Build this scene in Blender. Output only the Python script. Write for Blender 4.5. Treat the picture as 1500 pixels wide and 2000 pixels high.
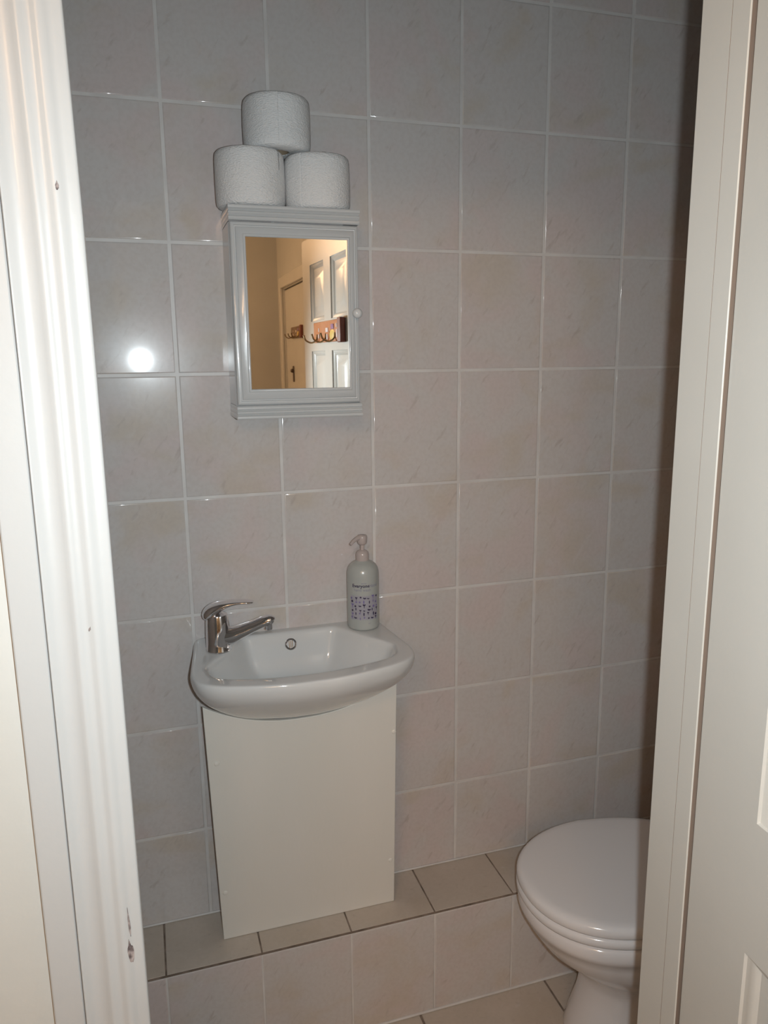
import bpy, bmesh, math, random
from mathutils import Vector, Matrix, noise
random.seed(7)
sc = bpy.context.scene
for o in list(bpy.data.objects): bpy.data.objects.remove(o)
COL = sc.collection
PI = math.pi
R = math.radians

# ------------------------------------------------------------------ camera
ZF = 1.4722                       # height of the tile-grid datum above the floor
CAM = Vector((-.07, -1.5797, ZF + .0261))
yaw, pitch, roll, FPX = .3029, -.1981, -.0107, 1489.77
fw = Vector((math.sin(yaw)*math.cos(pitch), math.cos(yaw)*math.cos(pitch), math.sin(pitch)))
r0 = Vector((math.cos(yaw), -math.sin(yaw), 0)); u0 = r0.cross(fw)
rr = r0*math.cos(roll) + u0*math.sin(roll); uu = -r0*math.sin(roll) + u0*math.cos(roll)
cd = bpy.data.cameras.new('camera'); cam = bpy.data.objects.new('camera', cd); COL.objects.link(cam)
M = Matrix((rr, uu, -fw)).transposed().to_4x4(); M.translation = CAM
cam.matrix_world = M
cd.sensor_fit = 'HORIZONTAL'; cd.sensor_width = 36.0; cd.lens = 36.0*FPX/1500.0
cd.clip_start = .01
sc.camera = cam

# ------------------------------------------------------------------ light and exposure
sc.view_settings.view_transform = 'Standard'
sc.view_settings.look = 'None'
sc.view_settings.exposure = 0.0
sc.view_settings.gamma = 1.0
sc.view_settings.use_curve_mapping = False
FLASH_W, HALL_W = 37.0, 20.0
w = bpy.data.worlds.new('world'); sc.world = w; w.use_nodes = True
w.node_tree.nodes['Background'].inputs[0].default_value = (.012, .008, .005, 1)
w.node_tree.nodes['Background'].inputs[1].default_value = 1.0

def lamp(name, kind, loc, energy, color, **kw):
    l = bpy.data.lights.new(name, kind); l.energy = energy; l.color = color
    for k, v in kw.items(): setattr(l, k, v)
    o = bpy.data.objects.new(name, l); COL.objects.link(o); o.location = loc
    return o
# the camera's own flash, beside the lens
fl = lamp('camera_flash', 'SPOT', CAM + rr*.040 + uu*.004 + fw*.008, FLASH_W, (.87, .98, 1.03),
          spot_size=R(141), spot_blend=1.0, shadow_soft_size=.010)
fl.matrix_world = Matrix.Translation(fl.location) @ M.to_3x3().to_4x4() @ Matrix.Rotation(R(-2), 4, 'X')

# ------------------------------------------------------------------ helpers
def tag(o, label=None, cat=None, group=None, kind=None):
    if label: o['label'] = label
    if cat: o['category'] = cat
    if group: o['group'] = group
    if kind: o['kind'] = kind
    return o

def link(name, bm, mat, parent=None, smooth=True, bevel=0, bseg=2, sub=0, angle=35, kind=None):
    me = bpy.data.meshes.new(name); bm.normal_update(); bm.to_mesh(me); bm.free()
    if isinstance(mat, (list, tuple)):
        for m in mat: me.materials.append(m)
    elif mat: me.materials.append(mat)
    o = bpy.data.objects.new(name, me); COL.objects.link(o)
    if smooth:
        for p in me.polygons: p.use_smooth = True
        if angle: me.set_sharp_from_angle(angle=R(angle))
    if bevel:
        b = o.modifiers.new('bevel', 'BEVEL'); b.width = bevel; b.segments = bseg; b.limit_method = 'ANGLE'; b.angle_limit = R(30)
        b.harden_normals = False
    if sub:
        s = o.modifiers.new('sub', 'SUBSURF'); s.levels = sub; s.render_levels = sub
    if parent: o.parent = parent
    if kind: o['kind'] = kind
    return o

def thing(name, loc, label, cat, group=None, kind=None):
    o = bpy.data.objects.new(name, None); COL.objects.link(o); o.location = loc
    o.empty_display_size = .05
    return tag(o, label, cat, group, kind)

def box(bm, x0, x1, y0, y1, z0, z1, mi=0, mat=None):
    v = [bm.verts.new((x, y, z)) for z in (z0, z1) for y in (y0, y1) for x in (x0, x1)]
    if mat is not None:
        for q in v: q.co = mat @ q.co
    for f in ((0, 2, 3, 1), (4, 5, 7, 6), (0, 1, 5, 4), (2, 6, 7, 3), (0, 4, 6, 2), (1, 3, 7, 5)):
        fc = bm.faces.new([v[i] for i in f]); fc.material_index = mi
    return v
def boxbm(*a, **k):
    bm = bmesh.new(); box(bm, *a, **k); return bm

def loft(bm, loops, closed=True, cap0=True, cap1=True, mi=0):
    rows = [[bm.verts.new(p) for p in L] for L in loops]
    n = len(rows[0])
    for a, b in zip(rows, rows[1:]):
        for i in range(n if closed else n-1):
            j = (i+1) % n
            f = bm.faces.new((a[i], a[j], b[j], b[i])); f.material_index = mi
    if cap0: bm.faces.new(rows[0][::-1]).material_index = mi
    if cap1: bm.faces.new(rows[-1]).material_index = mi
    return rows

def lathe(bm, prof, c=(0, 0, 0), n=40, sy=1.0, cap0=True, cap1=True, mi=0, wob=None):
    loops = []
    for k, (r, z) in enumerate(prof):
        L = []
        for i in range(n):
            a = 2*PI*i/n
            q = r if wob is None else r*wob(a, z)
            L.append((c[0]+q*math.cos(a), c[1]+q*math.sin(a)*sy, c[2]+z))
        loops.append(L)
    return loft(bm, loops, True, cap0, cap1, mi)

def smoothpath(pts, n=8):
    P = [Vector(p) for p in pts]; out = []
    Q = [2*P[0]-P[1]] + P + [2*P[-1]-P[-2]]
    for i in range(len(P)-1):
        a, b, c, d = Q[i:i+4]
        for k in range(n):
            t = k/n
            out.append(.5*((2*b)+(c-a)*t+(2*a-5*b+4*c-d)*t*t+(3*b-a-3*c+d)*t**3))
    out.append(P[-1]); return out

def tube(bm, pts, rad, n=12, up=(0, 0, 1), sx=None, cap=True, mi=0):
    # rad: number or list per point; sx: width factor across (list or number)
    loops = []
    m = len(pts)
    pu = Vector(up)
    for i, p in enumerate(pts):
        t = (pts[min(i+1, m-1)] - pts[max(i-1, 0)]).normalized()
        s = t.cross(pu)
        if s.length < 1e-4: s = t.cross(Vector((1, 0, 0)))
        s.normalize(); v = s.cross(t).normalized()
        r = rad[i] if isinstance(rad, (list, tuple)) else rad
        q = (sx[i] if isinstance(sx, (list, tuple)) else sx) if sx else 1
        loops.append([p + s*(r*q*math.cos(2*PI*k/n)) + v*(r*math.sin(2*PI*k/n)) for k in range(n)])
    return loft(bm, loops, True, cap, cap, mi)

def interp(vals, m):
    out = []
    for i in range(m):
        t = i/(m-1)*(len(vals)-1); k = min(int(t), len(vals)-2); f = t-k
        out.append(vals[k]*(1-f)+vals[k+1]*f)
    return out

# ------------------------------------------------------------------ materials
def mat(name, color, rough=.5, metal=0, coat=0, spec=.5, **kw):
    m = bpy.data.materials.new(name); m.use_nodes = True
    b = m.node_tree.nodes['Principled BSDF']
    b.inputs['Base Color'].default_value = (*color, 1)
    b.inputs['Roughness'].default_value = rough
    b.inputs['Metallic'].default_value = metal
    b.inputs['Coat Weight'].default_value = coat
    b.inputs['Coat Roughness'].default_value = kw.get('cr', .05)
    b.inputs['Specular IOR Level'].default_value = spec
    if 'trans' in kw: b.inputs['Transmission Weight'].default_value = kw['trans']
    if 'sss' in kw:
        b.inputs['Subsurface Weight'].default_value = kw['sss']
        b.inputs['Subsurface Radius'].default_value = (.01, .01, .01)
    return m
def N(m): return m.node_tree.nodes, m.node_tree.links, m.node_tree.nodes['Principled BSDF']

def noisy(m, c1, c2, scale=8, detail=4, lo=.35, hi=.65, bump=0, bscale=60, stretch=(1, 1, 1), rough=None, coord='Object'):
    nd, lk, b = N(m)
    tc = nd.new('ShaderNodeTexCoord'); mp = nd.new('ShaderNodeMapping'); mp.inputs['Scale'].default_value = stretch
    lk.new(tc.outputs[coord], mp.inputs[0])
    nz = nd.new('ShaderNodeTexNoise'); nz.inputs['Scale'].default_value = scale; nz.inputs['Detail'].default_value = detail
    lk.new(mp.outputs[0], nz.inputs['Vector'])
    cr = nd.new('ShaderNodeValToRGB'); cr.color_ramp.elements[0].position = lo; cr.color_ramp.elements[1].position = hi
    cr.color_ramp.elements[0].color = (*c1, 1); cr.color_ramp.elements[1].color = (*c2, 1)
    lk.new(nz.outputs['Fac'], cr.inputs[0]); lk.new(cr.outputs[0], b.inputs['Base Color'])
    if bump:
        n2 = nd.new('ShaderNodeTexNoise'); n2.inputs['Scale'].default_value = bscale; n2.inputs['Detail'].default_value = 3
        lk.new(mp.outputs[0], n2.inputs['Vector'])
        bp = nd.new('ShaderNodeBump'); bp.inputs['Strength'].default_value = 1; bp.inputs['Distance'].default_value = bump
        lk.new(n2.outputs['Fac'], bp.inputs['Height']); lk.new(bp.outputs[0], b.inputs['Normal'])
    return m

def tile_mat(name, base, vein, blush, warm, rough, bumpd=.00012, spec=.5, coat=.55):
    """glazed ceramic: cloudy off-white with soft pink and beige blushes and fine slanted veins"""
    m = mat(name, base, rough, spec=spec, coat=coat, cr=.058); nd, lk, b = N(m)
    ge = nd.new('ShaderNodeNewGeometry')
    at = nd.new('ShaderNodeAttribute'); at.attribute_name = 'tile_seed'
    add = nd.new('ShaderNodeVectorMath'); add.operation = 'ADD'
    lk.new(ge.outputs['Position'], add.inputs[0]); lk.new(at.outputs['Vector'], add.inputs[1])
    def nz(scale, detail, st=(1, 1, 1), rot=(0, 0, 0), dist=0):
        mp = nd.new('ShaderNodeMapping'); mp.inputs['Scale'].default_value = st; mp.inputs['Rotation'].default_value = rot
        lk.new(add.outputs[0], mp.inputs[0])
        q = nd.new('ShaderNodeTexNoise'); q.inputs['Scale'].default_value = scale; q.inputs['Detail'].default_value = detail
        q.inputs['Distortion'].default_value = dist
        lk.new(mp.outputs[0], q.inputs['Vector']); return q.outputs['Fac']
    def ramp(src, lo, hi, a=0, c=1):
        r = nd.new('ShaderNodeMapRange'); r.inputs[1].default_value = lo; r.inputs[2].default_value = hi
        r.inputs[3].default_value = a; r.inputs[4].default_value = c; r.interpolation_type = 'SMOOTHSTEP'
        lk.new(src, r.inputs[0]); return r.outputs[0]
    def mix(fac, c0, c1):
        x = nd.new('ShaderNodeMix'); x.data_type = 'RGBA'
        lk.new(fac, x.inputs[0])
        for s, c in ((6, c0), (7, c1)):
            if isinstance(c, tuple): x.inputs[s].default_value = (*c, 1)
            else: lk.new(c, x.inputs[s])
        return x.outputs[2]
    c = mix(ramp(nz(7, 4, (1, 1, 1), dist=.6), .42, .68), base, blush)
    c = mix(ramp(nz(6, 4, (1, 1, 1.3), (0, 0, 0), .4), .50, .72, 0, .9), c, warm)
    r1 = nd.new('ShaderNodeMapping'); r1.inputs['Rotation'].default_value = (0, R(-34), 0)
    lk.new(add.outputs[0], r1.inputs[0])
    def streak(scale, off, st):
        r2 = nd.new('ShaderNodeMapping'); r2.inputs['Scale'].default_value = st; r2.inputs['Location'].default_value = (off, off, off)
        lk.new(r1.outputs[0], r2.inputs[0])
        q = nd.new('ShaderNodeTexNoise'); q.inputs['Scale'].default_value = scale; q.inputs['Detail'].default_value = 4; q.inputs['Distortion'].default_value = .35
        lk.new(r2.outputs[0], q.inputs['Vector']); return q.outputs['Fac']
    c = mix(ramp(streak(30, 0, (2.6, 2.6, .8)), .60, .78, 0, .55), c, vein)
    c = mix(ramp(streak(34, 7, (1.7, 1.7, .7)), .60, .80, 0, .35), c, warm)
    c = mix(ramp(streak(22, 3, (2.2, 2.2, .6)), .62, .80, 0, .35), c, (.68, .655, .64))
    c = mix(ramp(nz(120, 2), .35, .7, 0, .16), c, vein)
    lk.new(c, b.inputs['Base Color'])
    bp = nd.new('ShaderNodeBump'); bp.inputs['Distance'].default_value = bumpd; bp.inputs['Strength'].default_value = 1
    lk.new(nz(16, 2), bp.inputs['Height']); lk.new(bp.outputs[0], b.inputs['Normal'])
    return m

M_tile = tile_mat('wall_tile_glaze', (.62, .59, .575), (.46, .40, .37), (.64, .565, .55), (.60, .535, .47), .21, spec=.11)
M_grout = noisy(mat('pale_grout', (.74, .72, .70), .42), (.64, .61, .59), (.73, .71, .69), 14, 4)
M_ftile = tile_mat('floor_tile_glaze', (.55, .475, .405), (.44, .37, .31), (.58, .50, .43), (.52, .44, .36), .34, spec=.4, coat=0)
M_fgrout = noisy(mat('brown_floor_grout', (.2, .15, .12), .8), (.15, .115, .09), (.27, .21, .17), 40, 3)
M_gloss = noisy(mat('white_gloss_dimmed', (.46, .465, .46), .34, coat=.2, cr=.10), (.45, .455, .45), (.47, .475, .47), 5, 3, bump=.0002, bscale=90)  # white paint; flash compensation put into its colour, darker than the cream side
M_cream = noisy(mat('cream_gloss_paint', (.65, .635, .59), .24), (.635, .62, .575), (.665, .65, .605), 4, 3, bump=.00015, bscale=140)
M_hallwall = noisy(mat('magnolia_wall', (.53, .53, .50), .7), (.51, .51, .48), (.55, .55, .52), 3, 3, bump=.0004, bscale=50)
M_ceil = noisy(mat('ceiling_white', (.75, .73, .70), .8), (.73, .71, .68), (.77, .75, .72), 3, 3)
M_china = mat('vitreous_china', (.69, .695, .69), .08, coat=.3)
M_pan = mat('toilet_china', (.78, .75, .75), .09, coat=.3)
M_seat = mat('toilet_seat_plastic', (.80, .78, .785), .14)
M_chrome = mat('chrome', (.80, .80, .82), .06, metal=1)
M_cab = noisy(mat('cabinet_white_paint', (.56, .575, .58), .28, coat=.5, cr=.06), (.55, .565, .57), (.57, .585, .59), 6, 3, bump=.0001, bscale=120)
M_board = noisy(mat('cream_painted_board', (.80, .78, .73), .42), (.78, .765, .71), (.81, .79, .74), 5, 4, bump=.0002, bscale=110, stretch=(1, 1, .35))
M_mirror = mat('mirror_glass', (.88, .885, .87), .012, metal=1)
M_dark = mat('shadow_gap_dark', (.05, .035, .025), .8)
M_brown = mat('dark_bracket', (.08, .05, .035), .45)

def paper_mat():
    m = mat('toilet_tissue', (.80, .795, .79), .95, spec=.1); nd, lk, b = N(m)
    tc = nd.new('ShaderNodeTexCoord')
    vo = nd.new('ShaderNodeTexVoronoi'); vo.inputs['Scale'].default_value = 260
    nz = nd.new('ShaderNodeTexNoise'); nz.inputs['Scale'].default_value = 70; nz.inputs['Detail'].default_value = 4
    mp = nd.new('ShaderNodeMapping'); mp.inputs['Scale'].default_value = (1, 1, 2.2)
    lk.new(tc.outputs['Object'], mp.inputs[0]); lk.new(mp.outputs[0], vo.inputs['Vector']); lk.new(mp.outputs[0], nz.inputs['Vector'])
    ad = nd.new('ShaderNodeMath'); ad.operation = 'ADD'
    lk.new(vo.outputs['Distance'], ad.inputs[0]); lk.new(nz.outputs['Fac'], ad.inputs[1])
    bp = nd.new('ShaderNodeBump'); bp.inputs['Distance'].default_value = .0013; bp.inputs['Strength'].default_value = .8
    lk.new(ad.outputs[0], bp.inputs['Height']); lk.new(bp.outputs[0], b.inputs['Normal'])
    return m
M_paper = paper_mat()
M_core = mat('cardboard_core', (.33, .25, .17), .9)

# ------------------------------------------------------------------ tiled surfaces
def tiles(name, xs, zs, to3, m_tile, m_grout, gw=.0042, rise=.0014, bev=.0022, thick=.02, joint_colour=None, tilt=.0022, kind='structure', tilts={}):
    """real tiles standing proud of a grout bed; to3(u, v, h) maps wall coordinates to the room"""
    bm = bmesh.new(); lay = bm.faces.layers.float_vector.new('tile_seed')
    u0_, u1_, v0_, v1_ = xs[0], xs[-1], zs[0], zs[-1]
    L = [[(u0_, v0_), (u1_, v0_), (u1_, v1_), (u0_, v1_)]]
    q = [bm.verts.new(to3(u, v, 0)) for u, v in L[0]]; qb = [bm.verts.new(to3(u, v, -thick)) for u, v in L[0]]
    bm.faces.new(q).material_index = 1; bm.faces.new(qb[::-1]).material_index = 1
    for i in range(4):
        j = (i+1) % 4; bm.faces.new((q[j], q[i], qb[i], qb[j])).material_index = 1
    for i in range(len(xs)-1):
        for k in range(len(zs)-1):
            a, b_, c, d = xs[i]+gw/2, xs[i+1]-gw/2, zs[k]+gw/2, zs[k+1]-gw/2
            if b_-a < .01 or d-c < .01: continue
            seed = (random.uniform(-50, 50), random.uniform(-50, 50), random.uniform(-50, 50))
            ta, tb = tilts.get((i, k), (random.uniform(-tilt, tilt), random.uniform(-tilt, tilt)))
            rings = []
            for ins, h in ((0, -.001), (0, rise*.35), (bev*.35, rise*.8), (bev, rise)):
                ring = []
                for (u, v) in ((a+ins, c+ins), (b_-ins, c+ins), (b_-ins, d-ins), (a+ins, d-ins)):
                    hh = h + (ta*(u-(a+b_)/2) + tb*(v-(c+d)/2) if h > 0 else 0)
                    ring.append(bm.verts.new(to3(u, v, hh)))
                rings.append(ring)
            for r1, r2 in zip(rings, rings[1:]):
                for s in range(4):
                    t = (s+1) % 4
                    f = bm.faces.new((r1[s], r1[t], r2[t], r2[s])); f[lay] = seed
            f = bm.faces.new(rings[-1]); f[lay] = seed; f.tag = True
    big = [f.tag for f in bm.faces]
    me_o = link(name, bm, [m_tile, m_grout], smooth=True, angle=50)
    for p, t in zip(me_o.data.polygons, big):
        if t: p.use_smooth = False
    me_o['kind'] = kind
    return me_o

H, W = .2488, .20
CEIL = 2.42
zl = ZF - 1.2100          # top of the tiled ledge
rows = [zl] + [ZF + n*H for n in range(-4, 4)] + [CEIL]
XL, XR = -.34, 1.30
cols = [XL, -.2] + [i*W for i in range(0, 7)] + [XR]
# grout stands almost level with the tile edges and catches the flash
tiles('wall_back', cols, rows, lambda u, v, h: (u, -h, v), M_tile, M_grout, gw=.0062,
      tilts={(1, 5): (-.011, .001), (1, 4): (-.004, -.003)})
YD0, YD1 = -.80, -.88     # room side and hallway side of the door partition
# left and right walls of the toilet
tiles('wall_left', [-.8+.0, -.6, -.4, -.2, 0], [0, .2263] + [zl+.0 + 0*H]*0 + [ZF + n*H for n in range(-5, 4)][1:] + [CEIL], lambda u, v, h: (XL+h, u, v), M_tile, M_grout)
tiles('wall_right', [-.8, -.6, -.4, -.2, 0], [0, .2263] + [ZF + n*H for n in range(-4, 4)] + [CEIL], lambda u, v, h: (XR-h, -.8-u, v), M_tile, M_grout)

# ledge: riser + top
yl = -.155
rx = [XL, -.301] + [-.104+.1968*k for k in range(0, 7)] + [XR]
tiles('wall_ledge', rx, [-.0, zl-.006], lambda u, v, h: (u, yl-h, v), M_tile, M_grout, thick=.14, gw=.004)
tiles('trim_1', rx, [yl-.0015, -.0], lambda u, v, h: (u, v, zl-.0012+h), M_ftile, M_fgrout, thick=.004, gw=.0036, rise=.0012, bev=.0012)
bm = bmesh.new(); box(bm, XL, XR, -.0045, 0, zl, zl+.0045)
link('trim_2', bm, M_grout, bevel=.002, kind='structure')
bm = bmesh.new(); box(bm, XL, XR, yl-.006, yl, 0, .005)
link('trim_3', bm, M_grout, bevel=.002, kind='structure')
# floor of the toilet and of the hallway
fx = [XL, -.196] + [.127+.323*k for k in range(0, 4)] + [XR]
fy = [-.80, -.478, -.150]
tiles('floor', [XL, -.196, .127, .450, .773, 1.096, XR], [-.88, -.81, -.484, -.15], lambda u, v, h: (u, v, h-.0012), M_ftile, M_fgrout, thick=.05, gw=.005, rise=.0012, bev=.0012)
HX0, HX1, HY = -1.05, .86, -3.98
M_carpet = noisy(mat('brown_carpet', (.22, .15, .10), .95), (.18, .12, .08), (.26, .18, .12), 60, 4, bump=.002, bscale=300)
link('floor_hallway', boxbm(HX0, HX1+.1, HY, -.88, -.05, 0), M_carpet, kind='structure')
link('ceiling', boxbm(HX0-.1, 1.40, HY-.1, .12, CEIL, CEIL+.05), M_ceil, kind='structure')

# door partition with its opening
OX0, OX1, OZ = -.11, .546, 1.935
bm = bmesh.new()
box(bm, HX0-.1, OX0-.022, YD1, YD0, 0, CEIL); box(bm, OX1+.022, 1.32, YD1+.008, YD0, 0, CEIL); box(bm, OX0-.022, OX1+.022, YD1, YD0, OZ+.022, CEIL)
link('wall_front', bm, M_hallwall, kind='structure')
bm = bmesh.new()
# hallway right wall with opening for the second door
D2a, D2b, D2z = -3.80, -3.06, 1.95
box(bm, HX1, HX1+.1, D2b+.03, YD1, 0, CEIL); box(bm, HX1, HX1+.1, HY, D2a-.03, 0, CEIL); box(bm, HX1, HX1+.1, D2a-.03, D2b+.03, D2z+.03, CEIL)
link('wall_hallway_right', bm, M_hallwall, kind='structure')
link('wall_hallway_left', boxbm(HX0-.1, HX0, HY, YD1, 0, CEIL), M_hallwall, kind='structure')
link('wall_hallway_end', boxbm(HX0-.1, HX1+.1, HY-.1, HY, 0, CEIL), M_hallwall, kind='structure')

# ------------------------------------------------------------------ door frame
def extr(bm, prof, z0, z1, xoff=lambda z: 0, nz=1):
    loops = []
    for k in range(nz+1):
        z = z0+(z1-z0)*k/nz
        loops.append([(x+xoff(z), y, z) for x, y in prof])
    return loft(bm, loops)
# left lining and architrave (white gloss)
def bow(z):                       # the old lining bows out slightly towards the top
    return -.0055*max(0, (z-1.55)/.4)**1.3 if z > 1.55 else 0
tf = thing('trim_4', (OX0-.03, -.84, 0), 'white gloss door lining with moulded architrave, left side of the doorway', 'door frame', kind='structure')
def child(o, p):
    o.parent = p; o.matrix_parent_inverse = Matrix.Translation(-p.location); return o
bm = bmesh.new(); extr(bm, [(OX0-.022, -.80), (OX0-.022, -.883), (OX0, -.883), (OX0, -.80)], 0, OZ, bow, 16)
child(link('lining', bm, M_gloss, bevel=.003, bseg=3), tf)
ax = -.1165
prof = [(-.1045, -.8835), (-.1045, -.8925), (-.1050, -.8945), (-.1068, -.8955), (-.1130, -.8954), (-.1155, -.8960), (-.1172, -.8972), (ax-.0030, -.8984), (ax-.0055, -.8992), (ax-.0085, -.8988), (ax-.0110, -.8972),
        (ax-.0140, -.8968), (ax-.0175, -.8978), (ax-.0195, -.8990), (ax-.0225, -.8985), (ax-.0250, -.8966), (ax-.0300, -.8948), (ax-.0350, -.8945),
        (ax-.0400, -.8960), (ax-.0430, -.8985), (ax-.0450, -.8990), (ax-.0462, -.8960), (ax-.0462, -.8835)]
bm = bmesh.new(); extr(bm, prof[::-1], 0, OZ+.05, bow, 16)
child(link('architrave', bm, M_gloss, angle=60), tf)
bm = bmesh.new(); extr(bm, [(ax-.0740, -.8835), (ax-.0740, -.8930), (ax-.0470, -.8940), (ax-.0470, -.8835)][::-1], 0, OZ+.05, bow, 16)
child(link('back_band', bm, M_gloss, bevel=.0015), tf)
# chips in the paint: bare dark timber showing
M_chip = noisy(mat('bare_timber_chip', (.16, .12, .11), .8), (.08, .06, .06), (.40, .34, .32), 160, 3)
def prof_y(x):
    for (xa, ya), (xb, yb) in zip(prof[1:], prof[2:]):
        if xb <= x <= xa and xa > xb: return ya+(yb-ya)*(xa-x)/(xa-xb)
    return prof[5][1]
def chip(cx, cz, w_, h_, lean=0, n=22):
    bm = bmesh.new(); ring = []
    for k in range(n):
        a = 2*PI*k/n
        rr_ = 1+.35*noise.noise(Vector((math.cos(a)*2, math.sin(a)*2, cz*90)))
        t = math.sin(a)
        wid = w_*(1-.75*max(0, t))
        xx = cx+wid*rr_*math.cos(a)+lean*t*h_
        ring.append((xx, prof_y(xx-bow(cz))+.0002, cz+h_*rr_*t))
    mid = (cx, prof_y(cx-bow(cz))-.0003, cz)
    top = [(x*.9+mid[0]*.1, y-.0006, z*.9+mid[2]*.1) for x, y, z in ring]
    loft(bm, [ring, top])
    child(link('paint_chip', bm, M_chip, smooth=False), tf)
chip(-.1168, .942, .0029, .0135, -.06); chip(-.1163, .9735, .0010, .0170, -.03)
chip(-.1274, 1.2694, .0010, .0024, .3); chip(-.1218, 1.6338, .0015, .0036)
# right lining, stop (cream)
tr = thing('trim_5', (OX1+.02, -.84, 0), 'cream painted door lining, right side of the doorway beside the open door', 'door frame', kind='structure')
bm = bmesh.new(); box(bm, OX1, OX1+.022, -.8465, -.80, 0, OZ)
child(link('door_stop', bm, M_cream), tr)
M_gapshade = mat('gap_shade_brown', (.30, .22, .17), .85)  # brown stands in for the shade inside the frame gaps
child(link('joint_shade', boxbm(OX1+.0002, OX1+.015, -.8477, -.8465, 0, OZ), M_gapshade), tr)  # strip painted as shade in the joint between stop and lining
child(link('rebate_shade', boxbm(OX1+.0024, OX1+.0215, -.868, -.8581, 0, OZ), M_gapshade), tr)  # filler coloured as the shade of the gap beside the door
bm = bmesh.new()
extr(bm, [(OX1-.0002, -.8477), (OX1-.0002, -.8732), (OX1+.0006, -.8740), (OX1+.0015, -.8740), (OX1+.0018, -.8735), (OX1+.0018, -.858), (OX1+.022, -.858), (OX1+.022, -.8477)][::-1], 0, OZ)
bmesh.ops.recalc_face_normals(bm, faces=bm.faces)
child(link('lining', bm, M_cream), tr)
th = thing('trim_6', (.2, -.84, OZ), 'cream painted door head above the doorway', 'door frame', kind='structure')
bm = bmesh.new(); box(bm, OX0-.022, OX1+.022, -.883, -.80, OZ, OZ+.022)
child(link('lining', bm, M_cream, bevel=.001), th)
bm = bmesh.new(); box(bm, OX0-.08, OX1+.0, -.899, -.883, OZ+.005, OZ+.07)
child(link('architrave', bm, M_cream, bevel=.004), th)

# ------------------------------------------------------------------ panelled doors
def panel_door_bm(w_, h_, t_, panels):
    """door leaf in local coords: x 0..w (hinge at 0), y 0..-t (inner face y=0 facing +y), z 0..h"""
    bm = bmesh.new()
    xs = sorted({0, w_} | {p[0] for p in panels} | {p[1] for p in panels})
    zs = sorted({0, h_} | {p[2] for p in panels} | {p[3] for p in panels})
    for side in (0, 1):
        y0 = 0 if side == 0 else -t_; s = -1 if side == 0 else 1
        def V(x, z, d): return bm.verts.new((x, y0+s*d, z))
        def face(vs):
            f = bm.faces.new(vs if side == 1 else vs[::-1])
        for i in range(len(xs)-1):
            for k in range(len(zs)-1):
                cx, cz = (xs[i]+xs[i+1])/2, (zs[k]+zs[k+1])/2
                if any(p[0] < cx < p[1] and p[2] < cz < p[3] for p in panels): continue
                face([V(xs[i], zs[k], 0), V(xs[i+1], zs[k], 0), V(xs[i+1], zs[k+1], 0), V(xs[i], zs[k+1], 0)])
        for (a, b_, c, d) in panels:
            rings = []
            for ins, dep in ((0, 0), (.0015, .0035), (.006, .0050), (.013, .0095), (.016, .0115), (.024, .0118), (.046, .0048), (.052, .0040)):
                rings.append([V(a+ins, c+ins, dep), V(b_-ins, c+ins, dep), V(b_-ins, d-ins, dep), V(a+ins, d-ins, dep)])
            for r1, r2 in zip(rings, rings[1:]):
                for q in range(4):
                    t = (q+1) % 4
                    face([r1[q], r1[t], r2[t], r2[q]])
            face(rings[-1])
    e = [(0, 0), (w_, 0), (w_, h_), (0, h_)]
    for i in range(4):
        j = (i+1) % 4
        bm.faces.new([bm.verts.new((e[i][0], 0, e[i][1])), bm.verts.new((e[i][0], -t_, e[i][1])), bm.verts.new((e[j][0], -t_, e[j][1])), bm.verts.new((e[j][0], 0, e[j][1]))])
    bmesh.ops.remove_doubles(bm, verts=bm.verts, dist=1e-5)
    bmesh.ops.recalc_face_normals(bm, faces=bm.faces)
    return bm
DW, DH = .622, 1.905
pan6 = []
for (a, b_) in ((.101, .272), (.350, .521)):
    pan6 += [(a, b_, .22, .818), (a, b_, .982, 1.520), (a, b_, 1.622, 1.815)]
LEAN = R(3.0)
door = thing('door_1', (.5512, -.8772, .008), 'cream six panel door standing open on the right', 'door', kind='structure')
# local x runs along the leaf away from the hinge, local +y is the face towards the opening
ex = Vector((-math.sin(LEAN), -math.cos(LEAN), 0)); ey = Vector((-math.cos(LEAN), math.sin(LEAN), 0)); ez = Vector((0, 0, 1))
Md = Matrix((ex, ey, ez)).transposed().to_4x4()
# right-handed basis check: flip handled by mirroring mesh normals
def door_child(o, p, Mm):
    me = o.data
    me.transform(Mm)
    if Mm.determinant() < 0: me.flip_normals()
    o.parent = p
    return o
door_child(link('door_leaf', panel_door_bm(DW, DH, .038, pan6), M_cream, angle=28), door, Md)
for z in (.22, 1.02, 1.68):
    bm = bmesh.new(); lathe(bm, [(.0045, -.04), (.005, -.038), (.005, .038), (.0045, .04)], (-.004, -.036, z), 14)
    door_child(link('hinge', bm, M_chrome), door, Md)
bm = bmesh.new(); box(bm, .560, .600, 0, .006, .93, 1.09)
hp = door_child(link('handle_plate', bm, M_chrome, bevel=.002), door, Md)
bm = bmesh.new(); tube(bm, smoothpath([(.58, .006, 1.04), (.58, .04, 1.04), (.565, .05, 1.04), (.49, .05, 1.04)], 5), .008, 10)
h2 = link('lever', bm, M_chrome); h2.data.transform(Md); h2.data.flip_normals(); h2.parent = hp

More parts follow.
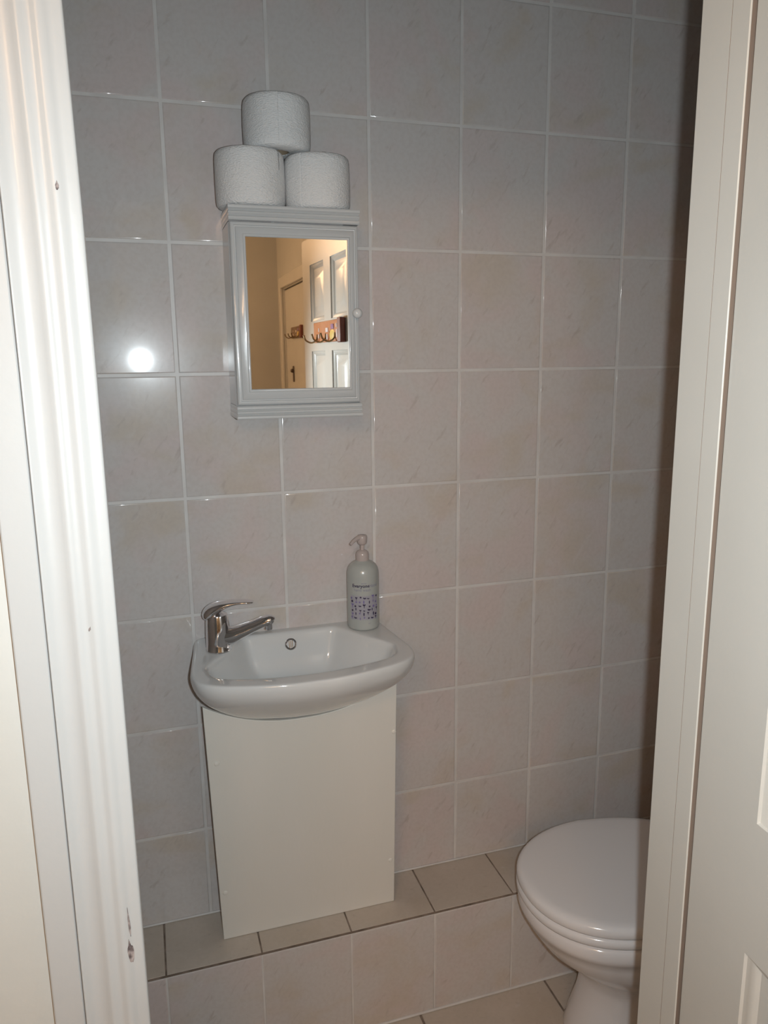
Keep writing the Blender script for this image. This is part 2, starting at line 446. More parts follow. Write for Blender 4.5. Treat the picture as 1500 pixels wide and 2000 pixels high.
# second door across the hallway, closed
d2 = thing('door_2', (HX1, (D2a+D2b)/2, 0), 'cream flush door closed in the hallway wall, seen in the mirror', 'door', kind='structure')
bm = bmesh.new(); box(bm, HX1+.012, HX1+.052, D2a+.004, D2b-.004, .006, D2z-.006)
child(link('door_leaf', bm, M_cream, bevel=.002), d2)
bm = bmesh.new()
for a, b_, c, d in ((D2a-.03, D2a, 0, D2z+.03), (D2b, D2b+.03, 0, D2z+.03), (D2a, D2b, D2z, D2z+.03)):
    box(bm, HX1+.001, HX1+.1, a, b_, c, d)
child(link('lining', bm, M_cream), d2)
bm = bmesh.new()
for a, b_, c, d in ((D2a-.075, D2a-.006, 0, D2z+.075), (D2b+.006, D2b+.075, 0, D2z+.075), (D2a-.006, D2b+.006, D2z+.006, D2z+.075)):
    box(bm, HX1-.018, HX1, a, b_, c, d)
child(link('architrave', bm, M_cream, bevel=.004), d2)
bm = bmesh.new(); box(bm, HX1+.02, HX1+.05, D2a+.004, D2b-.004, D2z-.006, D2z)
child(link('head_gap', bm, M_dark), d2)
bm = bmesh.new(); box(bm, HX1+.006, HX1+.012, -3.58, -3.55, 1.36, 1.46)
pl = child(link('latch_plate', bm, M_brown, bevel=.002), d2)
bm = bmesh.new(); lathe(bm, [(.004, 0), (.012, .004), (.013, .01), (.008, .018)], (0, 0, 0), 14)
bmesh.ops.rotate(bm, verts=bm.verts, cent=(0, 0, 0), matrix=Matrix.Rotation(-PI/2, 3, 'Y'))
bmesh.ops.translate(bm, verts=bm.verts, vec=(HX1+.008, -3.565, 1.43))
child(link('latch_knob', bm, M_brown), d2)

# ------------------------------------------------------------------ hook racks
M_rust = noisy(mat('terracotta_rack_board', (.42, .16, .07), .3), (.50, .17, .06), (.58, .26, .14), 18, 3)
M_rackend = mat('red_brown_rack_end', (.20, .05, .03), .35)
M_yel = mat('yellow_enamel', (.75, .52, .13), .3)
M_lil = mat('lilac_enamel', (.30, .14, .30), .3)
M_wht = mat('white_enamel', (.75, .66, .64), .3)
M_oldbrass = mat('aged_brass', (.32, .22, .11), .3, metal=1)
def hook_rack(loc, rotM, label, M_rust=M_rust):
    """local x along the board (0..L), +y out from the door, z up"""
    t = thing('hook_rack', loc, label, 'hook rack', 'hook racks on the doors')
    L_, h_ = .30, .068
    def put(o, p=t):
        o.data.transform(rotM)
        if rotM.determinant() < 0: o.data.flip_normals()
        o.parent = p; return o
    bm = bmesh.new(); box(bm, 0, L_, 0, .010, -h_/2, h_/2)
    board = put(link('rack_board', bm, M_rust, bevel=.002))
    bm = bmesh.new(); box(bm, -.036, -.001, 0, .018, -h_/2-.004, h_/2+.004)
    put(link('end_block', bm, M_rackend, bevel=.003))
    # abstract enamel decoration
    bm = bmesh.new(); lathe(bm, [(.019, 0), (.019, .0015), (.017, .0022)], (0, 0, 0), 24)
    bmesh.ops.rotate(bm, verts=bm.verts, cent=(0, 0, 0), matrix=Matrix.Rotation(-PI/2, 3, 'X'))
    bmesh.ops.scale(bm, verts=bm.verts, vec=(1.6, 1, .85)); bmesh.ops.translate(bm, verts=bm.verts, vec=(.075, .0095, -.012))
    put(link('enamel_disc', bm, M_yel), board)
    put(link('enamel_square', boxbm(.058, .088, .0095, .012, .006, .022), M_lil, bevel=.001), board)
    for (a, b_, c, d) in ((.020, .030, -.022, .004), (.022, .032, .010, .022), (.128, .140, -.026, -.008), (.122, .150, -.002, .012), (.225, .240, -.020, -.006), (.228, .236, .002, .014)):
        put(link('enamel_mark', boxbm(a, b_, .0095, .0115, c, d), M_wht, bevel=.001), board)
    for hx in (.045, .150, .255):
        bm = bmesh.new()
        pts = smoothpath([(hx, .010, -.006), (hx, .014, -.024), (hx, .030, -.034), (hx, .050, -.026), (hx, .058, -.008)], 6)
        tube(bm, pts, interp([.0032, .0030, .0028, .0030, .0036], len(pts)), 8, up=(1, 0, 0))
        lathe(bm, [(.006, 0), (.007, .001)], (hx, .0, 0), 8)
        put(link('hook', bm, M_oldbrass), t)
    return t
q = Vector(door.location) + ex*.152 + ey*.0005; q.z = ZF+.1165
hook_rack(q, Md, 'terracotta hook rack with yellow and lilac decoration on the open door')
M2 = Matrix(((0, -1, 0), (-1, 0, 0), (0, 0, 1))).to_4x4()
hook_rack((HX1+.0118, -3.27, 1.665), M2, 'hook rack, shade painted into its board, on the far closed door, the smaller one in the mirror', noisy(mat('shaded_rack_board', (.20, .13, .08), .5), (.17, .11, .07), (.26, .19, .13), 18, 3))  # same kind of board as the near rack, dim light put into its colour

# ------------------------------------------------------------------ wash basin
BZ = ZF - .550             # rim height
bx = .20                   # centre line
def outline(hwb, hwf, yb, ym, yf, n=96, pw=2.6, rb=.02):
    """D-shaped plan: straight back, flaring sides, gently bowed front with rounded corners"""
    key = [(0, yb), (hwb*.5, yb), (hwb-rb, yb), (hwb, yb-rb*.6), (hwb+(hwf-hwb)*.45, yb+(ym-yb)*.42), (hwf*.995, ym+.028), (hwf, ym), (hwf*.955, ym-(ym-yf)*.38), (hwf*.80, ym-(ym-yf)*.66), (hwf*.5, yf+(ym-yf)*.13), (hwf*.22, yf+.0015), (0, yf)]
    P = [Vector((x, y, 0)) for x, y in key]
    Q = [Vector((-key[1][0], key[1][1], 0))] + P + [Vector((-key[-2][0], key[-2][1], 0))]
    path = []
    for i in range(len(P)-1):
        a, b_, c, d = Q[i:i+4]
        for k in range(10):
            t = k/10
            path.append(.5*((2*b_)+(c-a)*t+(2*a-5*b_+4*c-d)*t*t+(3*b_-a-3*c+d)*t**3))
    path.append(P[-1])
    # resample evenly
    L = [0]
    for a, b_ in zip(path, path[1:]): L.append(L[-1]+(b_-a).length)
    m = n//2; half = []
    for i in range(m+1):
        s = L[-1]*i/m; k = max(j for j in range(len(L)) if L[j] <= s+1e-9); k = min(k, len(L)-2)
        f = (s-L[k])/(L[k+1]-L[k]); half.append(path[k].lerp(path[k+1], f))
    full = half + [Vector((-p.x, p.y, 0)) for p in half[-2:0:-1]]
    return full
OUT = outline(.200, .2195, 0, -.200, -.298)
INN = outline(.105, .186, -.022, -.186, -.258, rb=.012)
INN = [Vector((p.x, p.y, 0)) for p in INN]
def ring(base, s, cy, z, syf=None, dx=1.0, tilt=0):
    return [(bx+p.x*s*dx, cy+(p.y-cy)*(syf if syf else s), BZ+z) for p in base]
basin = thing('wash_basin', (bx, -.15, BZ-.1), 'small white cloakroom basin with rounded front, mounted on the tiled wall', 'basin')
bm = bmesh.new()
loops = []
# underside from bottom up (scaled towards the wall), outer skin, rim, then down into the bowl
for s, z in ((.20, -.150), (.34, -.148), (.47, -.141), (.60, -.123), (.72, -.101), (.82, -.080), (.90, -.060), (.955, -.042), (.985, -.027), (.998, -.015)):
    loops.append([(bx+p.x*(s if s < .6 else s), p.y*s, BZ+z) for p in OUT])
for s, z in ((1.0, -.008), (.997, -.0025), (.988, .0003), (.975, .0010)):
    loops.append([(bx+p.x*s, -.12+(p.y+.12)*s if p.y < -.005 else p.y*s, BZ+z) for p in OUT])
cyI = -.14
for f in (.5,):
    loops.append([(bx+(a.x*.975*(1-f)+b_.x*f), (-.12+(a.y+.12)*.975)*(1-f)+b_.y*f, BZ+.0006) for a, b_ in zip(OUT, INN)])
for s, z in ((1.035, .0006), (1.0, -.0012), (.975, -.006), (.955, -.014), (.925, -.030), (.88, -.052), (.82, -.072), (.70, -.088), (.50, -.096), (.25, -.100), (.085, -.102)):
    loops.append([(bx+p.x*s, cyI+(p.y-cyI)*s, BZ+z) for p in INN])
for L in loops:
    for i, p in enumerate(L):
        if p[1] > -.0005: L[i] = (p[0], -.0005, p[2])
loft(bm, loops, cap0=True, cap1=True)
bmesh.ops.recalc_face_normals(bm, faces=bm.faces)
def keep(o, p):                      # parent without moving
    o.parent = p; o.matrix_parent_inverse = p.matrix_world.inverted() if p.type != 'EMPTY' else Matrix.Translation(-Vector(p.location)); return o
keep(link('basin_bowl', bm, M_china, sub=1, angle=0), basin)
# overflow
bm = bmesh.new()
lathe(bm, [(.0126, 0), (.0126, .0012), (.0108, .0022), (.0088, .0012), (.0082, -.002)], (0, 0, 0), 28, cap0=False, cap1=True)
for a in range(0, 3):
    c = -.0035+a*.0035
    box(bm, c-.0007, c+.0007, -.0075, .0075, .0, .0014)
bmesh.ops.rotate(bm, verts=bm.verts, cent=(0, 0, 0), matrix=Matrix.Rotation(R(74), 3, 'X'))
bmesh.ops.translate(bm, verts=bm.verts, vec=(bx, -.0310, BZ-.0255))
keep(link('overflow_cover', bm, M_chrome), basin)
bm = bmesh.new(); lathe(bm, [(.020, 0), (.020, .002), (.016, .003), (.010, .001)], (bx, cyI, BZ-.1015), 28)
keep(link('waste_plug', bm, M_chrome), basin)

# monobloc mixer tap on the left deck
TX, TY = .0440, -.0800
def rotz(v, a): return (v[0]*math.cos(a)-v[1]*math.sin(a), v[0]*math.sin(a)+v[1]*math.cos(a), v[2])
bm = bmesh.new()
lathe(bm, [(.0262, 0), (.0262, .003), (.0252, .005), (.0245, .020), (.0240, .040), (.0232, .058), (.0222, .070), (.0205, .075), (.010, .078)], (TX, TY, BZ+.001), 40)
tapA = R(-14)
def T(l, a=tapA):
    r_ = rotz(l, a); return Vector((TX+r_[0], TY+r_[1], BZ+r_[2]))
tap = keep(link('mixer_tap', bm, M_chrome), basin)
bm = bmesh.new()
pts = smoothpath([T((.000, 0, .028)), T((.022, 0, .030)), T((.045, 0, .038)), (T((.070, 0, .048))), T((.094, 0, .058)), T((.107, 0, .0605)), T((.113, 0, .0575))], 7)
tube(bm, pts, interp([.0215, .0195, .0148, .0122, .0115, .0108, .0060], len(pts)), 24, up=(0, 0, 1), sx=interp([.9, .95, 1.1, 1.15, 1.15, 1.1, 1], len(pts)))
keep(link('spout', bm, M_chrome), tap)
bm = bmesh.new(); c = T((.1035, 0, .0415)); lathe(bm, [(.0075, 0), (.0082, .002), (.0082, .012), (.0086, .014)], c, 20)
keep(link('aerator', bm, M_chrome), tap)
# lever: domed cap sweeping forward into a flat paddle
bm = bmesh.new()
loops = []
stations = [(-.0225, .066, .010, .004), (-.0220, .072, .017, .011), (-.0150, .080, .0205, .0150), (-.003, .088, .0215, .0140), (.010, .0945, .0195, .0100), (.025, .0985, .0165, .0065), (.040, .1005, .0145, .0048), (.055, .1010, .0135, .0040), (.066, .1005, .0125, .0036), (.0725, .1000, .0100, .0030), (.0745, .0998, .0060, .0020)]
n = 20
for k, (x, z, hw, hh) in enumerate(stations):
    x0, z0 = stations[max(k-1, 0)][:2]; x1, z1 = stations[min(k+1, len(stations)-1)][:2]
    tx, tz = x1-x0, z1-z0; l_ = math.hypot(tx, tz); nx, nz_ = -tz/l_, tx/l_
    L = []
    for i in range(n):
        a = 2*PI*i/n
        yy = hw*math.cos(a); o_ = hh*math.sin(a)
        L.append(T((x+nx*o_, yy, z+nz_*o_)))
    loops.append(L)
loft(bm, loops)
bmesh.ops.recalc_face_normals(bm, faces=bm.faces)
keep(link('lever', bm, M_chrome, sub=1, angle=0), tap)

# ------------------------------------------------------------------ boxed-in access panel below the basin
panel = thing('access_panel', (.21, -.10, zl), 'tall cream painted board boxing in the pipes beneath the basin', 'panel')
zt = ZF-.63-zl
def pan_pt(x, z, d=0):            # leans a little towards the room at the top
    t = z/zt
    y = -.094-.040*t
    return (x, y-d, zl+.0005+z)
xl = lambda z: .019-.0175*z/zt
xr = lambda z: .409-.0025*z/zt
bm = bmesh.new()
def ztop(x):
    t = (x-.21)/.2
    return zt-.072+.062*min(1, abs(t))**2.3
cols_ = 24
front, back = [], []
for i in range(cols_+1):
    f = i/cols_
    colF, colB = [], []
    for k in range(7):
        xx = .019+(.39)*f
        z = ztop(xx)*k/6
        x = xl(z)+(xr(z)-xl(z))*f
        if k == 0: z = 0
        colF.append(bm.verts.new(pan_pt(x, z, 0))); colB.append(bm.verts.new(pan_pt(x, z, -.009)))
    front.append(colF); back.append(colB)
for i in range(cols_):
    for k in range(6):
        bm.faces.new((front[i][k], front[i+1][k], front[i+1][k+1], front[i][k+1]))
        bm.faces.new((back[i][k], back[i][k+1], back[i+1][k+1], back[i+1][k]))
    bm.faces.new((front[i][0], back[i][0], back[i+1][0], front[i+1][0]))
    bm.faces.new((front[i][6], front[i+1][6], back[i+1][6], back[i][6]))
for i in (0, cols_):
    for k in range(6):
        v = (front[i][k], front[i][k+1], back[i][k+1], back[i][k])
        bm.faces.new(v if i == 0 else v[::-1])
keep(link('board', bm, M_board, bevel=.0012), panel)
for (x, z) in ((.0235, ZF-.776-zl), (.402, ZF-.768-zl), (.0275, ZF-1.090-zl), (.3985, ZF-1.096-zl)):
    px, py, pz = pan_pt(x, z)
    bm = bmesh.new(); lathe(bm, [(.0050, 0), (.0050, .0012), (.0040, .0024), (.0015, .0030)], (0, 0, 0), 16)
    bmesh.ops.rotate(bm, verts=bm.verts, cent=(0, 0, 0), matrix=Matrix.Rotation(PI/2, 3, 'X'))
    bmesh.ops.translate(bm, verts=bm.verts, vec=(px, py+.0002, pz))
    keep(link('screw_cap', bm, M_board), panel)
# timber battens fixing the board to the wall, set well back
M_pine = mat('bare_pine', (.45, .32, .2), .7)
for x in (.060, .352):
    keep(link('batten', boxbm(x, x+.025, -.083, -.0025, zl+.001, zl+.45), M_pine), panel)

# ------------------------------------------------------------------ pump soap bottle
SX, SY = .3605, -.0430
def bottle_mat():
    m = mat('translucent_soap_bottle', (.43, .445, .425), .24); return m
M_bot = bottle_mat()
M_pump = mat('clear_plastic_pump', (.50, .43, .41), .22)
bot = thing('soap_bottle', (SX, SY, BZ), 'translucent pump soap bottle with purple pattern, on the right back corner of the basin', 'soap bottle')
bm = bmesh.new()
RB = .0350
lathe(bm, [(.028, .0012), (.0325, .0016), (.0345, .005), (RB, .010), (RB, .060), (RB, .118), (.0345, .127), (.0325, .1345), (.0285, .1415), (.0220, .1470), (.0150, .1500), (.0138, .1515)], (SX, SY, BZ), 48)
bbody = keep(link('bottle_body', bm, M_bot, angle=60), bot)
bm = bmesh.new()
lathe(bm, [(.0142, .1495), (.0142, .1640), (.0132, .1685), (.0095, .1720), (.0060, .1735), (.0045, .1740), (.0045, .1840), (.0085, .1865), (.0105, .1900), (.0110, .2010), (.0100, .2050), (.0090, .2060)], (SX, SY, BZ), 30)
keep(link('pump', bm, M_pump, angle=50), bot)
bm = bmesh.new()
na = R(205)
pts = smoothpath([(SX, SY, BZ+.2010), (SX+.012*math.cos(na), SY+.012*math.sin(na), BZ+.2010), (SX+.024*math.cos(na), SY+.024*math.sin(na), BZ+.1965), (SX+.033*math.cos(na), SY+.033*math.sin(na), BZ+.1900)], 5)
tube(bm, pts, interp([.006, .005, .0038, .0030], len(pts)), 10)
keep(link('nozzle', bm, M_pump), bot)
# printed label: a see-through band with a purple flower and bird pattern, and the name above
face_a = math.atan2(CAM.y-SY, CAM.x-SX)+R(4)
def wrap(u, z, r=RB+.0003):
    a = face_a + u/RB
    return (SX+r*math.cos(a), SY+r*math.sin(a), BZ+z)
M_ink = mat('dark_violet_print', (.035, .022, .07), .5)
M_ink2 = mat('light_violet_print', (.20, .16, .36), .5)
M_ink3 = mat('grey_violet_print', (.26, .25, .33), .5)
M_band = mat('pale_lilac_label_film', (.37, .36, .405), .35)
bm = bmesh.new()
nu = 24; g = []
for i in range(nu+1):
    u = -.0325+.065*i/nu
    g.append([bm.verts.new(wrap(u, .0265, RB+.00015)), bm.verts.new(wrap(u, .0800, RB+.00015))])
for a, b_ in zip(g, g[1:]): bm.faces.new((a[0], b_[0], b_[1], a[1]))
keep(link('label_band', bm, M_band, angle=0), bbody)
def blob(bm, u, z, pts, s):
    vs = [bm.verts.new(wrap(u+x*s, z+y*s, RB+.0005)) for x, y in pts]
    bm.faces.new(vs)
flower = [(math.cos(a*PI/6)*(1 if a % 2 else .55), math.sin(a*PI/6)*(1 if a % 2 else .55)) for a in range(12)]
bird = [(-1.2, .1), (-.5, -.5), (.3, -.5), (1.2, -.1), (.6, .1), (.7, .7), (.2, .3), (-.4, .3), (-.7, .8)]
leaf = [(0, -1.4), (.35, -.4), (.4, .5), (0, 1.4), (-.4, .5), (-.35, -.4)]
tree = [(-.15, -1.4), (.15, -1.4), (.2, -.1), (.9, .5), (.7, 1.1), (0, .8), (-.8, 1.2), (-.9, .4), (-.2, -.1)]
shapes = [flower, bird, leaf, tree]
rnd = random.Random(11)
bmA, bmB = bmesh.new(), bmesh.new()
for i in range(7):
    for k in range(6):
        u = -.0285+.0570*i/6+rnd.uniform(-.0018, .0018); z = .0305+.0455*k/5+rnd.uniform(-.002, .002)
        blob(bmA if rnd.random() < .5 else bmB, u, z, shapes[rnd.randrange(4)], rnd.uniform(.0023, .0038))
keep(link('pattern_dark', bmA, M_ink, smooth=False), bbody); keep(link('pattern_light', bmB, M_ink2, smooth=False), bbody)
def text(name, s, size, u0_, z0_, m, bold=0):
    cu = bpy.data.curves.new(name, 'FONT'); cu.body = s; cu.size = size; cu.offset = bold; cu.resolution_u = 3
    to = bpy.data.objects.new(name, cu); COL.objects.link(to)
    dg = bpy.context.evaluated_depsgraph_get()
    me = bpy.data.meshes.new_from_object(to.evaluated_get(dg))
    bpy.data.objects.remove(to)
    ob = bpy.data.objects.new(name, me); COL.objects.link(ob); me.materials.clear(); me.materials.append(m)
    for v in me.vertices: v.co = Vector(wrap(u0_+v.co.x, z0_+v.co.y, RB+.0006))
    return keep(ob, bbody)
text('lettering', 'Everyone', .0102, -.0265, .0990, M_ink, .00022)
text('lettering', 'Hand', .0100, .0095, .0990, M_ink3)
text('lettering', 'hand wash', .0088, -.0225, .0905, M_ink3)
text('lettering', 'pure', .0058, -.0060, .1065, M_ink3)
text('lettering', 'ml', .0050, .0080, .0170, M_ink3)

# ------------------------------------------------------------------ mirror cabinet
cab = thing('mirror_cabinet', (.222, -.06, ZF-.083), 'small white wooden wall cabinet with a mirrored door, toilet rolls stacked on top', 'cabinet')
CX0, CX1, CZ0, CZ1, CD = .1005, .3420, ZF-.083, ZF+.3000, .118
bm = bmesh.new(); box(bm, CX0, CX1, -CD+.018, -.0015, CZ0+.024, CZ1-.026)
keep(link('carcass', bm, M_cab, bevel=.0012), cab)
def mould(name, z0, z1, flip):
    # reeded cornice/plinth: profile in (out, z) swept along the front, returned on the sides
    h = z1-z0
    pr = [(0, 0), (.0030, .0), (.0052, .10), (.0052, .24), (.0022, .31), (.0050, .38), (.0068, .46), (.0066, .56), (.0030, .64), (.0062, .72), (.0090, .80), (.0094, .92), (.0085, 1.0), (0, 1.0)]
    if flip: pr = [(a, 1-b_) for a, b_ in pr][::-1]
    loops = []
    for xx, yy, sx_ in ((CX0, -.0015, -1), (CX0, -CD, -1), (CX1, -CD, 1), (CX1, -.0015, 1)):
        corner = abs(yy) > .01
        L = []
        for (o_, t) in pr:
            L.append((xx+sx_*o_*.15, yy-(o_*.8 if corner else 0), z0+t*h))
        # inner return so the loop is closed
        loops.append(L)
    bm = bmesh.new(); loft(bm, loops)
    bmesh.ops.recalc_face_normals(bm, faces=bm.faces)
    keep(link(name, bm, M_cab, angle=22), cab)
    return
mould('cornice', CZ1-.026, CZ1, False)
mould('plinth', CZ0, CZ0+.0245, True)
# door with moulded frame
dz0, dz1 = CZ0+.0260, CZ1-.0275
dx0, dx1 = CX0+.0010, CX1-.0015
mx0, mx1, mz0, mz1 = .1292, .3205, ZF-.0275, ZF+.2465
bm = bmesh.new(); rings = []
yF = -CD
def ringr(fr, y):
    a = dx0+(mx0-dx0)*fr; b_ = dx1+(mx1-dx1)*fr; c = dz0+(mz0-dz0)*fr; d = dz1+(mz1-dz1)*fr
    return [(a, y, c), (b_, y, c), (b_, y, d), (a, y, d)]
for fr, y in ((0, yF+.0170), (0, yF+.003), (.035, yF+.0008), (.09, yF), (.24, yF-.0002), (.27, yF+.0022), (.33, yF+.0026), (.36, yF+.0008), (.40, yF), (.78, yF+.0002), (.82, yF-.0012), (.90, yF-.0018), (.97, yF-.0008), (1.0, yF+.0025), (1.0, yF+.006)):
    rings.append(ringr(fr, y))
loft(bm, rings, cap0=True, cap1=False)
bmesh.ops.recalc_face_normals(bm, faces=bm.faces)
# make sure normals point outwards (towards -y at the front)
cdoor = keep(link('cabinet_door', bm, M_cab, angle=55), cab)
bm = bmesh.new(); box(bm, mx0-.001, mx1+.001, yF+.0030, yF+.0060, mz0-.001, mz1+.001)
keep(link('mirror', bm, M_mirror, smooth=False), cdoor)
bm = bmesh.new(); lathe(bm, [(.0035, 0), (.0035, .005), (.0060, .007), (.0090, .011), (.0095, .015), (.0080, .019), (.0045, .0215), (.001, .022)], (0, 0, 0), 28)
bmesh.ops.rotate(bm, verts=bm.verts, cent=(0, 0, 0), matrix=Matrix.Rotation(PI/2, 3, 'X'))
bmesh.ops.translate(bm, verts=bm.verts, vec=(.3340, yF+.001, ZF+.1120))
keep(link('knob', bm, mat('glossy_white_knob', (.66, .67, .67), .12)), cdoor)

# ------------------------------------------------------------------ toilet rolls
def roll_bm(r, h, seed, tail):
    bm = bmesh.new(); n = 72
    def wob(a, z):
        # slightly squashed and loosely wound
        return 1 + .012*math.sin(2*a+seed) + .006*math.sin(3*a+seed*2.1) + .004*math.sin(5*a+z*40+seed)
    core = .0215
    prof = [(core, .002), (core+.004, .0006), (r-.011, .0006), (r-.0050, .0022), (r-.0016, .0060), (r-.0003, .0130), (r, .024), (r+.0004, h*.5), (r, h-.024), (r-.0003, h-.0130), (r-.0016, h-.0060), (r-.0050, h-.0022), (r-.011, h-.0006), (core+.004, h-.0006), (core, h-.002)]
    loops = []
    for k, (rad, z) in enumerate(prof):
        loops.append([(rad*wob(2*PI*i/n, z)*math.cos(2*PI*i/n), rad*wob(2*PI*i/n, z)*math.sin(2*PI*i/n), z) for i in range(n)])
    loops.append(loops[0])
    rows_ = [[bm.verts.new(p) for p in L] for L in loops[:-1]]
    rows_.append(rows_[0])
    for a, b_ in zip(rows_, rows_[1:]):
        for i in range(n):
            j = (i+1) % n; bm.faces.new((a[i], a[j], b_[j], b_[i]))
    bmesh.ops.recalc_face_normals(bm, faces=bm.faces)
    return bm
def tail_bm(r, h, a0, a1, kind, seed):
    """the loose outer sheet lapping round the roll, ending in a slanted or straight edge"""
    bm = bmesh.new(); n = 44; g = []
    prof = [(r-.0050, .0022), (r-.0016, .0060), (r-.0003, .0130), (r, .024), (r+.0004, h*.5), (r, h-.024), (r-.0003, h-.0130), (r-.0016, h-.0060), (r-.0050, h-.0022)]
    def rad(z):
        for (ra, za), (rb, zb) in zip(prof, prof[1:]):
            if za <= z <= zb: return ra+(rb-ra)*(z-za)/(zb-za)
        return prof[-1][0]
    for i in range(n+1):
        f = i/n; a = a0+(a1-a0)*f; row = []
        zlo = .0024 + (h*.62*max(0, (f-.62)/.38) if kind == 'slant' else 0); zhi = h-.0024
        for k in range(17):
            z = zlo+(zhi-zlo)*(.5-.5*math.cos(PI*k/16))
            q = (rad(z))*(1 + .012*math.sin(2*a+seed) + .006*math.sin(3*a+seed*2.1) + .004*math.sin(5*a+z*40+seed)) + .0012+.0009*f**6
            row.append(bm.verts.new((q*math.cos(a), q*math.sin(a), z)))
        g.append(row)
    for p, q_ in zip(g, g[1:]):
        for s in range(16): bm.faces.new((p[s], q_[s], q_[s+1], p[s+1]))
    bmesh.ops.recalc_face_normals(bm, faces=bm.faces)
    return bm
zc = CZ1
def roll(loc, r, h, seed, label, kind, a0, a1):
    t = thing('toilet_roll', loc, label, 'toilet roll', 'toilet rolls stacked on the mirror cabinet')
    link('paper', roll_bm(r, h, seed, 0), M_paper, t, angle=50)
    o = link('loose_sheet', tail_bm(r, h, a0, a1, kind, seed), M_paper, t, angle=0)
    s = o.modifiers.new('thick', 'SOLIDIFY'); s.thickness = .0003
    bm = bmesh.new(); lathe(bm, [(.0205, .003), (.0205, h-.003)], (0, 0, 0), 32, cap0=False, cap1=False)
    o = link('cardboard_core', bm, M_core, t, angle=0); s = o.modifiers.new('thick', 'SOLIDIFY'); s.thickness = .0008; s.offset = -1
    return t
roll((.1495, -.0665, zc+.0005), .0632, .1015, .4, 'white toilet roll, lower left of the stack of three, overhanging the cabinet edge', 'slant', R(-215), R(-42))
roll((.2775, -.0660, zc+.0005), .0608, .1000, 2.1, 'white toilet roll, lower right of the stack of three on the cabinet', 'straight', R(-260), R(-132))
roll((.2030, -.0660, zc+.1025), .0618, .0930, 3.7, 'white toilet roll standing on top of the other two', 'straight', R(-200), R(-97))

# ------------------------------------------------------------------ toilet
WCY = -.330; SZ = .4180     # centre line and lid height
wc = thing('toilet', (.95, WCY, 0), 'white ceramic toilet with closed lid, half hidden behind the door frame', 'toilet')
def egg(x_front, x_back, hw, hwb, cx, n=72, grow=0):
    P = []
    for i in range(n):
        a = 2*PI*i/n
        c, s = math.cos(a), math.sin(a)
        if c < 0:
            x = cx+(cx-x_front+grow)*c; y = (hw+grow)*s
            e = 2.15
            x = cx-(cx-x_front+grow)*abs(c)**(2/e); y = (hw+grow)*math.copysign(abs(s)**(2/e), s)
        else:
            e = 2.9
            x = cx+(x_back-cx+grow)*c**(2/e); t = (x-cx)/(x_back-cx)
            y = math.copysign(abs(s)**(2/e), s)*((hw+grow)*(1-t)+(hwb+grow)*t)
        P.append((x, y))
    return P
XF = .622
base_lid = dict(x_front=XF, x_back=1.075, hw=.184, hwb=.150, cx=.850)
def eloop(z, grow, **kw):
    d = dict(base_lid); d.update(kw)
    return [(x, WCY+y, z) for x, y in egg(grow=grow, **d)]
bm = bmesh.new()
loft(bm, [eloop(SZ-.0245, -.008), eloop(SZ-.0240, -.002), eloop(SZ-.020, 0), eloop(SZ-.010, .0), eloop(SZ-.0035, -.004), eloop(SZ-.0005, -.011), eloop(SZ+.0005, -.022), eloop(SZ+.001, -.06), eloop(SZ+.001, -.12)])
keep(link('lid', bm, M_seat, angle=0), wc)
bm = bmesh.new()
loft(bm, [eloop(SZ-.0485, -.010), eloop(SZ-.0475, -.003), eloop(SZ-.042, .0), eloop(SZ-.033, .0005), eloop(SZ-.0275, -.004), eloop(SZ-.0262, -.010)])
keep(link('seat', bm, M_seat, angle=0), wc)
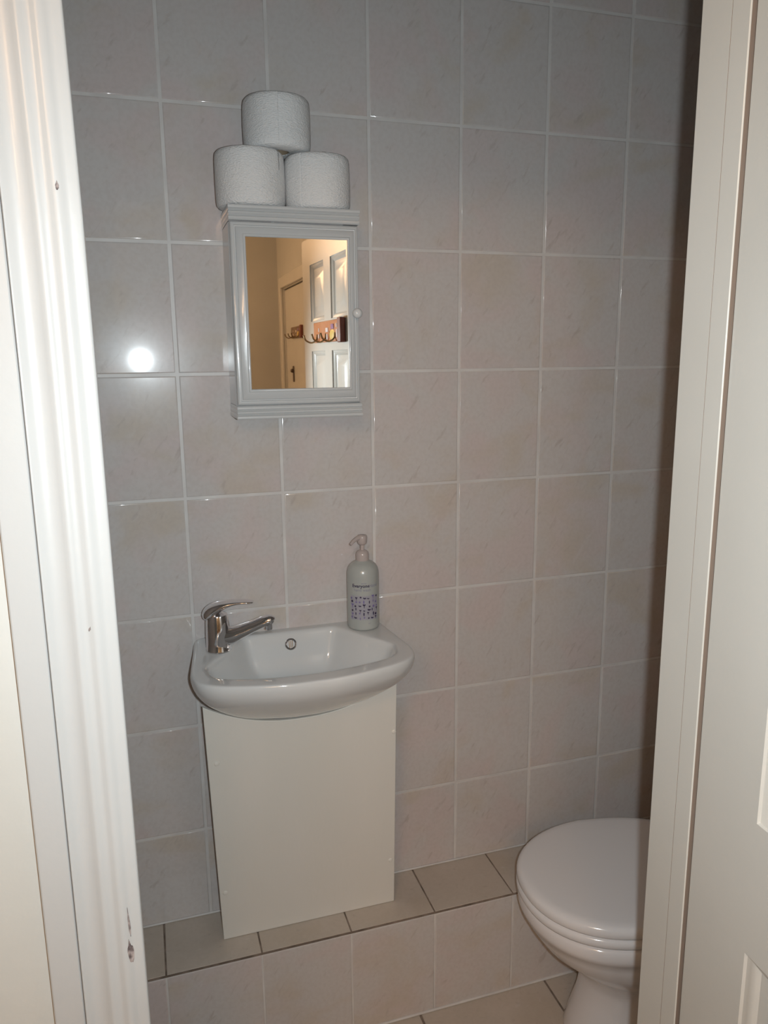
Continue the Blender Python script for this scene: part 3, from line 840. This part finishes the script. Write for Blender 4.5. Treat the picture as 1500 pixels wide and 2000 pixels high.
# pan: rim, bowl, waisted pedestal
def ploop(z, xf, xb, hw, hwb, cx): return [(x, WCY+y, z) for x, y in egg(xf, xb, hw, hwb, cx)]
bm = bmesh.new()
L = [ploop(.000, .742, 1.12, .118, .105, .91), ploop(.012, .741, 1.12, .119, .105, .91), ploop(.05, .752, 1.115, .110, .10, .91), ploop(.10, .768, 1.11, .101, .094, .92),
     ploop(.145, .776, 1.11, .099, .092, .92), ploop(.178, .770, 1.12, .108, .098, .91), ploop(.210, .744, 1.13, .130, .11, .89), ploop(.245, .702, 1.14, .152, .125, .865), ploop(.282, .662, 1.15, .170, .14, .85),
     ploop(.312, .642, 1.155, .176, .15, .845), ploop(.330, .635, 1.16, .179, .155, .845),
     ploop(.3335, .630, 1.16, .183, .16, .845), ploop(.345, .6265, 1.16, .185, .165, .845), ploop(.360, .6275, 1.16, .1845, .165, .845), ploop(.3665, .632, 1.16, .180, .16, .845), ploop(.3690, .645, 1.15, .168, .15, .845)]
loft(bm, L)
keep(link('pan', bm, M_pan, angle=0), wc)
for s in (-.075, .075):
    bm = bmesh.new(); lathe(bm, [(.012, 0), (.013, .004), (.013, .030), (.010, .034)], (1.085, WCY+s, SZ-.042), 16)
    keep(link('seat_hinge', bm, M_chrome), wc)
bm = bmesh.new(); box(bm, 1.12, 1.285, WCY-.16, WCY+.16, .37, .75)
keep(link('cistern', bm, M_pan, bevel=.02, bseg=4), wc)
bm = bmesh.new(); box(bm, 1.112, 1.290, WCY-.168, WCY+.168, .7505, .785)
keep(link('cistern_lid', bm, M_pan, bevel=.01, bseg=3), wc)
bm = bmesh.new(); tube(bm, smoothpath([(1.12, WCY-.11, .69), (1.10, WCY-.11, .69), (1.095, WCY-.09, .688), (1.095, WCY-.04, .68)], 4), .006, 8)
keep(link('flush_lever', bm, M_chrome), wc)

# ------------------------------------------------------------------ hallway lamp and an added fill lamp
M_shade = mat('opal_glass_shade', (.8, .75, .65), .4)
nd, lk, b = N(M_shade); b.inputs['Emission Color'].default_value = (1, .55, .25, 1); b.inputs['Emission Strength'].default_value = 3.0
def ceiling_lamp(loc, label, energy):
    t = thing('ceiling_light', loc, label, 'light')
    bm = bmesh.new(); lathe(bm, [(.06, 0), (.06, -.02), (.05, -.022)], (0, 0, 0), 24)
    link('lamp_base', bm, M_gloss, t)
    bm = bmesh.new(); lathe(bm, [(.055, -.022), (.10, -.05), (.11, -.085), (.09, -.12), (.04, -.14), (.005, -.143)], (0, 0, 0), 32)
    link('lamp_shade', bm, M_shade, t)
    l = lamp('lamp_bulb', 'POINT', (loc[0], loc[1], loc[2]-.19), energy, (1, .585, .30), shadow_soft_size=.16)
    return t
ceiling_lamp((-.78, -2.38, CEIL-.001), 'round opal ceiling light in the hallway, nearer the toilet door', HALL_W*.85)
ceiling_lamp((-.55, -3.30, CEIL-.001), 'added unseen ceiling light brightening the far end of the hallway', HALL_W*1.2)  # fill lamp added to lift the hallway walls in the mirror
